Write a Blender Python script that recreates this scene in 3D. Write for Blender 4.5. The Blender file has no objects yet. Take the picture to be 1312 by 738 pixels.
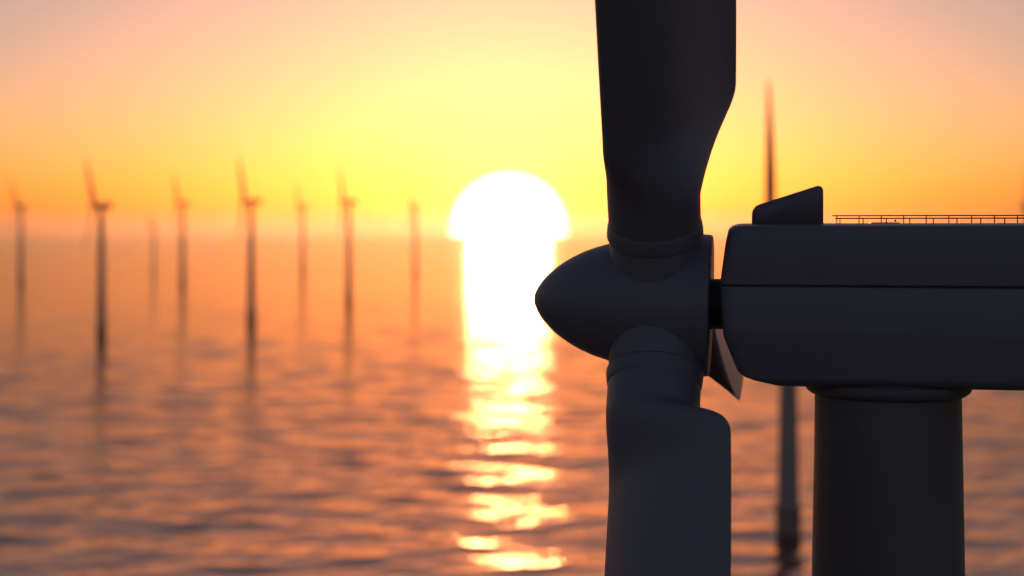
import bpy, bmesh, math
import numpy as np
from mathutils import Vector, Matrix

S = bpy.context.scene
COL = S.collection
R = math.radians

# ------------------------------------------------------------------ camera
CAM_H = 90.0
cam_data = bpy.data.cameras.new('camera')
cam = bpy.data.objects.new('camera', cam_data)
COL.objects.link(cam)
HORIZON = 296.0                          # photo row of the true horizon; the hazy sea ends 6 rows lower
cam.location = (0, 0, CAM_H + 0.115)
cam.rotation_euler = (R(90), 0, 0)
cam_data.sensor_width = 36
cam_data.lens = 50
cam_data.shift_y = (HORIZON - 369) / 1312            # level lens, horizon above the middle
cam_data.clip_start = 0.5
cam_data.clip_end = 200000
cam_data.dof.use_dof = True
cam_data.dof.focus_distance = 33.4
cam_data.dof.aperture_fstop = 0.165
S.camera = cam

# ------------------------------------------------------------------ sky, sun disc in the sky, sun lamp
SUN_ELEV = R(0.6)
SUN_AZ = R(-0.13)                        # a hair left of the lens axis (+Y)
SUN_DIR = Vector((math.sin(SUN_AZ) * math.cos(SUN_ELEV), math.cos(SUN_AZ) * math.cos(SUN_ELEV), math.sin(SUN_ELEV)))
DISC_RADIUS = R(2.45)
DISC_RADIANCE = 30.0

w = bpy.data.worlds.new('World')
S.world = w
w.use_nodes = True
nt = w.node_tree
bg = nt.nodes['Background']
sky = nt.nodes.new('ShaderNodeTexSky')
sky.sky_type = 'NISHITA'
sky.sun_disc = False
sky.sun_elevation = SUN_ELEV + R(0.4)
sky.sun_rotation = SUN_AZ
sky.air_density = 1.0
sky.dust_density = 1.15
sky.ozone_density = 2.4
tc = nt.nodes.new('ShaderNodeTexCoord')
dot = nt.nodes.new('ShaderNodeVectorMath'); dot.operation = 'DOT_PRODUCT'
dot.inputs[1].default_value = (math.sin(SUN_AZ), math.cos(SUN_AZ), math.sin(R(-0.08)))   # half sunk
nt.links.new(tc.outputs['Generated'], dot.inputs[0])
# limb-darkened disc: t = 0 at the limb, 1 in the middle
mr = nt.nodes.new('ShaderNodeMapRange')
mr.inputs['From Min'].default_value = math.cos(DISC_RADIUS)
mr.inputs['From Max'].default_value = 1.0
nt.links.new(dot.outputs['Value'], mr.inputs['Value'])
pw = nt.nodes.new('ShaderNodeMath'); pw.operation = 'POWER'; pw.inputs[1].default_value = 1.5
nt.links.new(mr.outputs['Result'], pw.inputs[0])
edge = nt.nodes.new('ShaderNodeMapRange'); edge.interpolation_type = 'SMOOTHSTEP'
edge.inputs['From Max'].default_value = 0.06
edge.inputs['To Max'].default_value = 0.05
nt.links.new(mr.outputs['Result'], edge.inputs['Value'])
sm_ = nt.nodes.new('ShaderNodeMath'); sm_.operation = 'ADD'
nt.links.new(pw.outputs[0], sm_.inputs[0]); nt.links.new(edge.outputs['Result'], sm_.inputs[1])
disc = nt.nodes.new('ShaderNodeMix'); disc.data_type = 'RGBA'
disc.inputs[6].default_value = (0, 0, 0, 1)
SKY_STRENGTH = 0.15
k = DISC_RADIANCE / SKY_STRENGTH
disc.inputs[7].default_value = (1.0 * k, 0.80 * k, 0.42 * k, 1)
nt.links.new(sm_.outputs[0], disc.inputs[0])
add = nt.nodes.new('ShaderNodeMix'); add.data_type = 'RGBA'; add.blend_type = 'ADD'
add.inputs[0].default_value = 1.0
# warm pink cast of the evening air over the whole sky, and the aureole round the sun
tint = nt.nodes.new('ShaderNodeMix'); tint.data_type = 'RGBA'; tint.blend_type = 'MULTIPLY'
tint.inputs[0].default_value = 1.0
tint.inputs[7].default_value = (1.20, 0.91, 0.89, 1)
nt.links.new(sky.outputs[0], tint.inputs[6])
ac = nt.nodes.new('ShaderNodeMath'); ac.operation = 'ARCCOSINE'; ac.use_clamp = False
nt.links.new(dot.outputs['Value'], ac.inputs[0])
sc_ = nt.nodes.new('ShaderNodeMath'); sc_.operation = 'MULTIPLY'; sc_.inputs[1].default_value = -1.0 / R(3.5)
nt.links.new(ac.outputs[0], sc_.inputs[0])
ex = nt.nodes.new('ShaderNodeMath'); ex.operation = 'EXPONENT'
nt.links.new(sc_.outputs[0], ex.inputs[0])
aur = nt.nodes.new('ShaderNodeMix'); aur.data_type = 'RGBA'
aur.inputs[6].default_value = (0, 0, 0, 1)
aur.inputs[7].default_value = (0.35 / SKY_STRENGTH, 0.26 / SKY_STRENGTH, 0.16 / SKY_STRENGTH, 1)
nt.links.new(ex.outputs[0], aur.inputs[0])
glow = nt.nodes.new('ShaderNodeMix'); glow.data_type = 'RGBA'; glow.blend_type = 'ADD'
glow.inputs[0].default_value = 1.0
nt.links.new(tint.outputs[2], glow.inputs[6]); nt.links.new(aur.outputs[2], glow.inputs[7])
nt.links.new(glow.outputs[2], add.inputs[6])
nt.links.new(disc.outputs[2], add.inputs[7])
nt.links.new(add.outputs[2], bg.inputs['Color'])
bg.inputs['Strength'].default_value = SKY_STRENGTH
w.cycles.sampling_method = 'MANUAL'
w.cycles.sample_map_resolution = 2048

sun_data = bpy.data.lights.new('sun_lamp', 'SUN')
sun_data.energy = 0.65
sun_data.angle = R(3.4)
sun_data.color = (1.0, 0.45, 0.20)
sun = bpy.data.objects.new('sun_lamp', sun_data)
COL.objects.link(sun)
sun.location = (0, 300, 400)
sun.rotation_euler = (-SUN_DIR).to_track_quat('-Z', 'Y').to_euler()

S.view_settings.view_transform = 'Standard'
S.view_settings.look = 'None'
S.view_settings.gamma = 1.0
S.view_settings.use_curve_mapping = False
S.view_settings.exposure = 0.92

S.render.engine = 'CYCLES'
S.cycles.volume_bounces = 0
S.cycles.max_bounces = 6
S.cycles.use_denoising = True
S.cycles.caustics_reflective = False
S.cycles.caustics_refractive = False


# ------------------------------------------------------------------ helpers
def node(nt, kind, **kw):
    n = nt.nodes.new(kind)
    for a, b in kw.items():
        setattr(n, a, b)
    return n


def paint(name, colour, rough=0.45, var=0.12, scale=0.6, bump=0.0):
    m = bpy.data.materials.new(name)
    m.use_nodes = True
    t = m.node_tree
    p = t.nodes['Principled BSDF']
    co = node(t, 'ShaderNodeTexCoord')
    mp = node(t, 'ShaderNodeMapping')
    mp.inputs['Scale'].default_value = (1.0, 1.0, 0.35)
    t.links.new(co.outputs['Object'], mp.inputs['Vector'])
    nz = node(t, 'ShaderNodeTexNoise')
    nz.inputs['Scale'].default_value = scale
    nz.inputs['Detail'].default_value = 6
    t.links.new(mp.outputs['Vector'], nz.inputs['Vector'])
    mx = node(t, 'ShaderNodeMix', data_type='RGBA')
    mx.inputs[6].default_value = (*[c * (1 - var) for c in colour], 1)
    mx.inputs[7].default_value = (*[min(1, c * (1 + var)) for c in colour], 1)
    t.links.new(nz.outputs['Fac'], mx.inputs[0])
    t.links.new(mx.outputs[2], p.inputs['Base Color'])
    r2 = node(t, 'ShaderNodeMapRange')
    r2.inputs['To Min'].default_value = rough - 0.06
    r2.inputs['To Max'].default_value = rough + 0.06
    t.links.new(nz.outputs['Fac'], r2.inputs['Value'])
    t.links.new(r2.outputs['Result'], p.inputs['Roughness'])
    return m


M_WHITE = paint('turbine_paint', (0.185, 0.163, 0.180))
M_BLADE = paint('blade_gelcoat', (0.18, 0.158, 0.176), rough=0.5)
M_TOWER = paint('tower_paint', (0.145, 0.132, 0.133), rough=0.5)
M_DARK = paint('dark_steel', (0.05, 0.05, 0.055), rough=0.5)
M_RAIL = paint('railing_steel', (0.025, 0.025, 0.025), rough=0.7)
M_FAR_HAZED = paint('far_turbine_painted_haze', (0.27, 0.265, 0.265), rough=0.5)  # turbine paint lightened for distance, part of the haze put into the colour
M_PILE = paint('pile_paint', (0.15, 0.145, 0.15), rough=0.6)


def link_mesh(name, verts, faces, mat, parent=None, smooth=True, sharp=None):
    me = bpy.data.meshes.new(name)
    me.from_pydata([tuple(v) for v in verts], [], faces)
    bm = bmesh.new(); bm.from_mesh(me)
    bmesh.ops.recalc_face_normals(bm, faces=bm.faces)
    if sharp is not None:
        for e in bm.edges:
            if len(e.link_faces) == 2 and e.calc_face_angle(0) > sharp:
                e.smooth = False
    bm.to_mesh(me); bm.free()
    if smooth:
        me.polygons.foreach_set('use_smooth', [True] * len(me.polygons))
    me.materials.append(mat)
    o = bpy.data.objects.new(name, me)
    COL.objects.link(o)
    o.parent = parent
    return o


def loft(rings, closed=True, cap0=True, cap1=True):
    """Quads between equal rings of points, n-gon caps."""
    v, f = [], []
    n = len(rings[0])
    for r in rings:
        v += [tuple(p) for p in r]
    for i in range(len(rings) - 1):
        for j in range(n if closed else n - 1):
            a, b = i * n + j, i * n + (j + 1) % n
            f.append((a, b, b + n, a + n))
    if cap0:
        f.append(tuple(range(n))[::-1])
    if cap1:
        f.append(tuple(range((len(rings) - 1) * n, len(rings) * n)))
    return v, f


def lathe(profile, n=64, axis='z'):
    """profile: (radius, height) pairs -> rings round an axis."""
    rings = []
    for r, h in profile:
        ring = []
        for i in range(n):
            a = 2 * math.pi * i / n
            c, s = r * math.cos(a), r * math.sin(a)
            ring.append((c, s, h) if axis == 'z' else (h, c, s))
        rings.append(ring)
    return loft(rings)


def tube(p, q, r, n=8):
    p, q = Vector(p), Vector(q)
    d = (q - p).normalized()
    u = d.orthogonal().normalized(); v = d.cross(u)
    ring = [[e + (u * math.cos(2 * math.pi * i / n) + v * math.sin(2 * math.pi * i / n)) * r for i in range(n)] for e in (p, q)]
    return loft(ring)


def tag(o, label, cat, group=None):
    o['label'] = label
    o['category'] = cat
    if group:
        o['group'] = group


def sm(x):
    x = np.clip(x, 0, 1)
    return x * x * (3 - 2 * x)


# ------------------------------------------------------------------ the sea: one sheet to the horizon, swell as real relief
def build_sea():
    f_px = 1822.0
    rng = np.random.default_rng(11)
    # rings: as fine as the picture can show them where the camera looks, coarser elsewhere
    px = np.concatenate([np.linspace(478, 60, 560), np.linspace(59.5, 12, 150), np.geomspace(11.8, 6.56, 14)])
    rad = CAM_H * f_px / px
    rad = np.concatenate([[0.5, 40, 100, 180, 250, 300], rad])
    a_front = np.linspace(R(-27), R(27), 1000)
    a_back = np.linspace(R(27), R(333), 120)[1:-1]
    ang = np.concatenate([a_front, a_back])
    X = rad[:, None] * np.sin(ang)[None]
    Y = rad[:, None] * np.cos(ang)[None]
    Z = np.zeros_like(X); DX = np.zeros_like(X); DY = np.zeros_like(X)
    step = np.gradient(rad)[:, None]
    N = 90
    lam = np.geomspace(3.2, 75.0, N)
    for L in lam:
        th = rng.normal(0.10, 0.40 + 0.4 * math.exp(-L / 12.0))                        # travel direction against the view, crests across the picture
        kx, ky = math.sin(th) * 2 * math.pi / L, -math.cos(th) * 2 * math.pi / L
        slope = SLOPE * (0.65 if L > 38 else 1.45 if L > 8 else 1.15) * (0.6 + 0.8 * rng.random()) * math.sqrt(2.0 / N)
        a = slope * L / (2 * math.pi)
        fade = sm((L / (step * 1.0 + 1e-6) - 1.6) / 4.0)
        ph = kx * X + ky * Y + rng.random() * 6.283
        Z += a * fade * np.cos(ph)
        kk = 2 * math.pi / L
        DX -= 0.8 * a * fade * kx / kk * np.sin(ph)
        DY -= 0.8 * a * fade * ky / kk * np.sin(ph)
    front = np.ones(len(ang)); front[len(a_front):] = 0
    edge = sm((R(27) - np.abs(np.where(ang > math.pi, ang - 2 * math.pi, ang))) / R(2))
    m = edge[None] * sm((rad - 200) / 80)[:, None]
    Z *= m; X = X + DX * m; Y = Y + DY * m
    nr, na = X.shape
    co = np.stack([X, Y, Z], -1).reshape(-1, 3).astype(np.float32)
    i = np.arange(nr - 1)[:, None] * na; j = np.arange(na)[None]
    jn = (j + 1) % na
    quads = np.stack([i + j, i + jn, i + na + jn, i + na + j], -1).reshape(-1, 4)
    cap = np.arange(na)[::-1]
    me = bpy.data.meshes.new('sea')
    me.vertices.add(len(co)); me.vertices.foreach_set('co', co.ravel())
    nq = len(quads)
    me.loops.add(nq * 4 + na)
    me.loops.foreach_set('vertex_index', np.concatenate([quads[:, ::-1].ravel(), np.arange(na)]).astype(np.int32))
    me.polygons.add(nq + 1)
    me.polygons.foreach_set('loop_start', np.concatenate([np.arange(nq) * 4, [nq * 4]]).astype(np.int32))
    me.polygons.foreach_set('use_smooth', np.ones(nq + 1, bool))
    me.update(calc_edges=True); me.validate()
    bm_up = me.polygons[10].normal.z
    if bm_up < 0:
        me.flip_normals()
    mat = bpy.data.materials.new('sea_water'); mat.use_nodes = True
    t = mat.node_tree; p = t.nodes['Principled BSDF']
    p.inputs['Base Color'].default_value = (0.012, 0.016, 0.022, 1)
    p.inputs['Roughness'].default_value = 0.15
    p.inputs['IOR'].default_value = WATER_IOR
    p.inputs['Specular Tint'].default_value = (1.0, 0.70, 0.50, 1)
    co_ = node(t, 'ShaderNodeTexCoord')
    mp = node(t, 'ShaderNodeMapping'); mp.inputs['Scale'].default_value = (0.45, 1.0, 1.0)
    t.links.new(co_.outputs['Object'], mp.inputs['Vector'])
    nz = node(t, 'ShaderNodeTexNoise'); nz.inputs['Scale'].default_value = 0.25
    nz.inputs['Detail'].default_value = 3; nz.inputs['Roughness'].default_value = 0.5
    t.links.new(mp.outputs['Vector'], nz.inputs['Vector'])
    bp = node(t, 'ShaderNodeBump'); bp.inputs['Strength'].default_value = 1.0
    bp.inputs['Distance'].default_value = RIPPLE
    t.links.new(nz.outputs['Fac'], bp.inputs['Height'])
    t.links.new(bp.outputs['Normal'], p.inputs['Normal'])
    me.materials.append(mat)
    o = bpy.data.objects.new('sea', me); COL.objects.link(o)
    o['kind'] = 'structure'
    o['label'] = 'rippled open sea glowing orange under the low sun'
    return o


SLOPE = 0.07
RIPPLE = 0.15
WATER_IOR = 6.0
build_sea()

# ------------------------------------------------------------------ the turbine in the foreground
PSI = 0.177
HUB_Z = CAM_H - 1.685
ROTOR_X = -5.56
Q = dict(phi=0.961, twist=0.0151, R0=1.113, ra=3.001, rb=4.84, tmax=3.346, l1=1.574, lr=1.719, sa=1.525, sb=2.75)
BLADE_R = 44.0


def blade_mesh():
    rs = np.concatenate([[1.93, 2.0, 2.1], np.linspace(2.4, 5.2, 40), np.linspace(5.6, 12, 12), np.linspace(13.5, 41, 18), [42.3, 43.2, 43.8, BLADE_R]])
    NT = 40
    th = np.linspace(0, 2 * math.pi, NT, endpoint=False)
    xq = np.clip((rs - Q['ra']) / (Q['rb'] - Q['ra']), 0, 1)
    wq = sm(xq)
    wt = 1 - (1 - xq ** Q['sa']) ** Q['sb']
    out = np.clip((rs - Q['rb']) / (BLADE_R - Q['rb']), 0, 1)
    t = Q['R0'] + (Q['tmax'] - Q['R0']) * wt - (Q['tmax'] - 0.30) * out ** 1.18
    l = Q['R0'] + (Q['l1'] - Q['R0']) * sm((rs - Q['ra']) / Q['lr']) - (Q['l1'] - 0.22) * out ** 1.25
    h = Q['R0'] * (1 - 0.45 * wq) * (1 - 0.93 * out ** 0.8)
    tip = np.sqrt(np.clip(1 - np.clip((rs - 41.5) / (BLADE_R - 41.5), 0, 1) ** 2, 0.002, 1))
    t, l, h = t * tip, l * tip, h * tip
    ph = Q['phi'] - Q['twist'] * np.clip(rs - Q['rb'], 0, 6.3) - 0.006 * np.clip(rs - Q['rb'] - 6.3, 0, None)
    rings = []
    for i, r in enumerate(rs):
        c, s = np.cos(th), np.sin(th)
        x = np.where(c > 0, c * t[i], c * l[i])
        n = s * h[i] * np.where(c > 0, 1 - wq[i] * 0.96 * np.abs(c) ** 1.2, 1)
        # chord frame: x = towards the tail, y = tangential
        px = x * math.cos(ph[i]) - n * math.sin(ph[i])
        py = x * math.sin(ph[i]) + n * math.cos(ph[i])
        rings.append([(px[k], py[k], r) for k in range(NT)])
    return loft(rings)


def nacelle_front(z):
    zs = [-3.52, -3.36, -3.12, -2.6, -1.15, -0.2, 0.24, 0.4]
    xs = [2.75, 2.10, 1.84, 1.70, 1.60, 1.70, 1.77, 1.80]
    return float(np.interp(z, zs, xs))


def nacelle_shell(name, section, x_end, rho, parent):
    """section: closed list of (y, z) (z relative to the camera height); lofted along x with rounded ends."""
    ys = [p[0] for p in section]; zs = [p[1] for p in section]
    zc = 0.5 * (min(zs) + max(zs))
    stations = []
    for i in range(7):
        a = i / 6 * math.pi / 2
        stations.append((0, rho * (1 - math.cos(a)), rho * (1 - math.sin(a))))
    for i in range(7):
        a = i / 6 * math.pi / 2
        stations.append((1, rho * (1 - math.sin(a)), rho * (1 - math.cos(a))))
    rings = []
    for end, dx, inset in stations:
        ring = []
        for y, z in section:
            yy = math.copysign(max(0.0, abs(y) - inset), y) if abs(y) > 1e-6 else 0.0
            zz = z
            if z > -0.2: zz = z - inset * 0.45
            if z < -3.0: zz = z + inset * 0.35
            x = nacelle_front(z) + dx if end == 0 else x_end - 0.25 * abs(z - zc) * 0.4 - dx
            ring.append((x + ROTOR_X, yy, zz + CAM_H))
        rings.append(ring)
    v, f = loft(rings)
    return link_mesh(name, v, f, M_WHITE, parent, sharp=R(50))


def corner(cy, cz, r, a0, a1, n=6):
    return [(cy + r * math.cos(a0 + (a1 - a0) * i / n), cz + r * math.sin(a0 + (a1 - a0) * i / n)) for i in range(n + 1)]


def mirror_close(half):
    """half runs from the middle of the bottom up the near side to the middle of the top (y<0 mirrored)."""
    return half + [(-y, z) for y, z in half[::-1] if abs(y) > 1e-6]


def build_turbine():
    root = bpy.data.objects.new('wind_turbine', None)
    COL.objects.link(root)
    pieces = {}
    # tower ------------------------------------------------------
    top = CAM_H - 3.81
    prof = [(3.25, -6)] + [(3.2, 0), (3.2, 1)]
    for z in np.linspace(8.0, top, 14):
        prof.append((1.717 + 0.0178 * (top - z), z))
    v, f = lathe(prof, 96)
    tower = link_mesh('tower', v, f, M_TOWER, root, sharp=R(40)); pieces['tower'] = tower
    v, f = lathe([(3.55, -5), (3.55, 6.6), (3.4, 6.9)], 64)
    pile = link_mesh('transition_piece', v, f, M_PILE, root, sharp=R(40)); pieces['pile'] = pile
    v, f = lathe([(3.0, 7.0), (4.6, 7.0), (4.6, 7.25), (3.0, 7.25)], 48)
    pieces['platform'] = link_mesh('platform', v, f, M_PILE, root, sharp=R(40))
    v, f = lathe([(1.60, top - 0.01), (1.80, top - 0.004), (1.92, top + 0.08), (1.965, top + 0.19), (1.965, top + 0.29), (1.70, top + 0.36)], 96)
    link_mesh('flange', v, f, M_TOWER, tower, sharp=R(40))
    # nacelle ----------------------------------------------------
    lower = ([(0, -3.53), (1.1, -3.525)] + corner(1.52, -3.20, 0.32, R(-90), R(-10), 6)
             + [(1.925, -2.36), (1.94, -2.30), (1.94, -2.22), (1.905, -1.24), (1.89, -1.195), (1.86, -1.185), (1.60, -1.185), (0, -1.185)])
    up = ([(0, -1.14), (1.60, -1.14), (1.87, -1.14), (1.90, -1.13), (1.91, -1.09), (1.83, -0.05)]
          + corner(1.60, 0.02, 0.225, R(10), R(84), 6) + [(1.0, 0.285), (0.5, 0.30), (0, 0.305)])
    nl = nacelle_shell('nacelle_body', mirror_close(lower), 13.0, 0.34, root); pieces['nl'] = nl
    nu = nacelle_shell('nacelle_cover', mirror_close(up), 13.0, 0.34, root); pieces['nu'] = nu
    core = mirror_close([(0, -1.25), (1.84, -1.25), (1.84, -1.08), (0, -1.08)])
    rings = [[(x + ROTOR_X, y * (0.985 if k else 0.93), z + CAM_H) for y, z in core] for k, x in ((0, 1.72), (1, 1.95), (1, 12.6), (0, 12.8))]
    v, f = loft(rings)
    link_mesh('seam_gasket', v, f, M_DARK, nl, smooth=False)
    # cooler hump on the roof
    x0, x1, zb, zf, zk = 2.33 + ROTOR_X, 4.02 + ROTOR_X, 0.2 + CAM_H, 0.70 + CAM_H, 1.245 + CAM_H
    bm = bmesh.new()
    pts = [(x0, zb), (x1, zb), (x1, zk), (x0, zf)]
    va = [bm.verts.new((x, -0.9, z)) for x, z in pts]
    vb = [bm.verts.new((x, 0.9, z)) for x, z in pts]
    bm.faces.new(va); bm.faces.new(vb[::-1])
    for i in range(4):
        bm.faces.new((va[i], vb[i], vb[(i + 1) % 4], va[(i + 1) % 4]))
    bmesh.ops.recalc_face_normals(bm, faces=bm.faces)
    top_edges = [e for e in bm.edges if max(v.co.z for v in e.verts) > zb + 0.1]
    bmesh.ops.bevel(bm, geom=top_edges, offset=0.19, segments=6, profile=0.5, affect='EDGES')
    me = bpy.data.meshes.new('cooler_housing'); bm.to_mesh(me); bm.free()
    me.polygons.foreach_set('use_smooth', [True] * len(me.polygons))
    me.materials.append(M_WHITE)
    hump = bpy.data.objects.new('cooler_housing', me); COL.objects.link(hump); hump.parent = root
    # roof hatch
    v, f = loft([[(5.15 + ROTOR_X, -0.35, z), (5.82 + ROTOR_X, -0.35, z), (5.82 + ROTOR_X, 0.35, z), (5.15 + ROTOR_X, 0.35, z)] for z in (CAM_H + 0.25, CAM_H + 0.322)])
    hatch = link_mesh('roof_hatch', v, f, M_DARK, root, smooth=False)
    v, f = tube((5.72 + ROTOR_X, -0.30, CAM_H + 0.34), (5.72 + ROTOR_X, -0.30, CAM_H + 0.385), 0.025)
    link_mesh('hatch_handle', v, f, M_DARK, hatch)
    # roof railings: two rows
    me_cache = {}
    for y, zr, in ((-0.8, 0.415), (0.7, 0.495)):
        rail_root = None
        x_s, x_e = 4.29 + ROTOR_X, 12.55 + ROTOR_X
        v, f = tube((x_s, y, CAM_H + zr), (x_e, y, CAM_H + zr), 0.015)
        rail = link_mesh('railing', v, f, M_RAIL, root)
        n = 16
        for i in range(n):
            if y not in me_cache:
                v, f = tube((0, 0, 0.2 + CAM_H), (0, 0, zr - 0.005 + CAM_H), 0.013)
                p = link_mesh('post', v, f, M_RAIL, rail)
                me_cache[y] = p.data
            else:
                p = bpy.data.objects.new('post', me_cache[y]); COL.objects.link(p); p.parent = rail
            p.location = (4.40 + 0.535 * i + ROTOR_X, y, 0)
    # shaft ------------------------------------------------------
    v, f = lathe([(0.62, 1.15 + ROTOR_X), (0.62, 2.1 + ROTOR_X)], 48, 'x')
    sh = link_mesh('rotor_shaft', [(x, y, z + HUB_Z) for x, y, z in v], f, M_DARK, root, sharp=R(40)); pieces['shaft'] = sh
    # spinner ----------------------------------------------------
    prof = [(0.02, -3.10), (0.17, -3.07), (0.33, -2.99), (0.50, -2.87), (0.66, -2.72), (0.82, -2.54), (0.96, -2.35), (1.10, -2.12), (1.23, -1.87), (1.345, -1.58),
            (1.44, -1.28), (1.54, -0.90), (1.62, -0.45), (1.69, 0.05), (1.735, 0.6), (1.755, 1.05), (1.755, 1.24), (1.74, 1.31), (1.70, 1.335), (0.6, 1.335)]
    v, f = lathe(prof, 96, 'x')
    rot = Matrix.Rotation(0.03, 4, 'Y')
    vv = [rot @ Vector(p) for p in v]
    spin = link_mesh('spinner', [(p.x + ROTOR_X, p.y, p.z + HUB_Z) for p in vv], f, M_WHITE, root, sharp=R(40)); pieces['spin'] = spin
    # blades, each with its root collar; sockets belong to the spinner
    bv, bf = blade_mesh()
    R0 = Q['R0']
    blade_me = sock_me = col_me = None
    for kk in range(3):
        az = -0.040 + kk * 2 * math.pi / 3
        if blade_me is None:
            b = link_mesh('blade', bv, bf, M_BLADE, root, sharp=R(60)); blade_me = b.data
            v, f = lathe([(R0 - 0.05, RING0 + 0.03), (R0 + 0.03, RING0 + 0.03), (R0 + 0.055, RING0 + 0.05), (R0 + 0.055, RING0 + 0.09), (R0 + 0.053, RING0 + 0.16),
                          (R0 + 0.042, RING0 + 0.24), (R0 + 0.03, RING0 + 0.33), (R0 + 0.008, RING0 + 0.40), (R0 - 0.02, RING0 + 0.44)], 96)
            c = link_mesh('root_collar', v, f, M_BLADE, b, sharp=R(35)); col_me = c.data
            v, f = lathe([(R0 - 0.07, RING0 - 0.02), (R0 - 0.045, RING0 - 0.02), (R0 - 0.045, RING0 + 0.05), (R0 - 0.07, RING0 + 0.05)], 96)
            g = link_mesh('root_seal', v, f, M_DARK, b, sharp=R(35)); seal_me = g.data
            v, f = lathe([(R0 + 0.01, 0.3), (R0 + 0.01, RING0 - 0.02), (R0 - 0.005, RING0), (R0 - 0.09, RING0)], 96)
            s = link_mesh('blade_socket', v, f, M_WHITE, spin, sharp=R(40)); sock_me = s.data
        else:
            b = bpy.data.objects.new('blade', blade_me); COL.objects.link(b); b.parent = root
            c = bpy.data.objects.new('root_collar', col_me); COL.objects.link(c); c.parent = b
            g = bpy.data.objects.new('root_seal', seal_me); COL.objects.link(g); g.parent = b
            s = bpy.data.objects.new('blade_socket', sock_me); COL.objects.link(s); s.parent = spin
        for o in (b, s):
            o.location = (ROTOR_X + 0.024, 0, HUB_Z)
            o.rotation_euler = (az - math.pi / 2, 0, 0)
        pieces['blade%d' % kk] = b
    return root, pieces


RING0 = 1.90
turbine, pieces = build_turbine()
turbine.location = (9.076, 34.38, 0)
turbine.rotation_euler = (0, 0, -PSI)
GROUP = 'wind turbines standing in the sea'
tag(turbine, 'huge dark wind turbine close to the camera, its spinner pointing left towards the sun', 'wind turbine', GROUP)

# ------------------------------------------------------------------ the turbines far out: photo column of the tower, waterline and hub rows
FAR = [
    (27, 362, 264, 'faint hazy turbine at the far left, first of the row from the left edge'),
    (130, 430, 263, 'dark distant turbine near the left edge, the darkest and largest left of the sun'),
    (197, 348, 290, 'barely visible small turbine between the two darker ones on the left'),
    (234, 364, 260, 'pale turbine fading into haze, just left of the reddish brown one'),
    (322, 414, 258, 'reddish brown distant turbine midway between the left edge and the sun'),
    (388, 350, 264, 'pale thin turbine between the two reddish distant ones left of the sun'),
    (447, 386, 258, 'orange brown distant turbine second to the left of the sun'),
    (532, 352, 264, 'short distant turbine immediately left of the sun'),
    (1010, 682, 284, 'tall blurred turbine behind the nacelle of the near turbine, its blade rising above the roof'),
    (1320, 380, 262, 'blurred turbine cut off by the right edge, above the roof railing'),
]
KEEP = ['tower', 'pile', 'platform', 'nl', 'nu', 'shaft', 'spin', 'blade0', 'blade1', 'blade2']
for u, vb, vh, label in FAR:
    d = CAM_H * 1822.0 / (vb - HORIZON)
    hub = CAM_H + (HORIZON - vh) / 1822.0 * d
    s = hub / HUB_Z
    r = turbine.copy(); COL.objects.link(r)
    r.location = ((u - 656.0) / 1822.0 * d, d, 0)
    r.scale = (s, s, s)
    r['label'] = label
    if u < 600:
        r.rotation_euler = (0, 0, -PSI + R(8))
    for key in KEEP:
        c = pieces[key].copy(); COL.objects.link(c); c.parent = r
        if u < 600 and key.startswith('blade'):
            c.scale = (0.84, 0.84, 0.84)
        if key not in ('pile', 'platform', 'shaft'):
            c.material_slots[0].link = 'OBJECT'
            c.material_slots[0].material = M_FAR_HAZED

# ------------------------------------------------------------------ sea haze
HAZE_DENSITY = 3.6e-5
HAZE_G = 0.74


def build_haze():
    half = 25500.0
    z0, z1 = -8.0, 250.0
    v = [(x, y, z) for z in (z0, z1) for x, y in ((-half, -half), (half, -half), (half, half), (-half, half))]
    f = [(0, 3, 2, 1), (4, 5, 6, 7), (0, 1, 5, 4), (1, 2, 6, 5), (2, 3, 7, 6), (3, 0, 4, 7)]
    me = bpy.data.meshes.new('haze'); me.from_pydata(v, [], f)
    m = bpy.data.materials.new('sea_haze'); m.use_nodes = True
    t = m.node_tree
    t.nodes.remove(t.nodes['Principled BSDF'])
    pv = node(t, 'ShaderNodeVolumePrincipled')
    pv.inputs['Color'].default_value = (0.98, 0.92, 0.86, 1)
    pv.inputs['Density'].default_value = HAZE_DENSITY
    pv.inputs['Anisotropy'].default_value = HAZE_G
    t.links.new(pv.outputs[0], t.nodes['Material Output'].inputs['Volume'])
    me.materials.append(m)
    o = bpy.data.objects.new('haze', me); COL.objects.link(o)
    o['kind'] = 'stuff'
    o['label'] = 'warm sea haze hanging over the water out to the horizon'
    return o


build_haze()
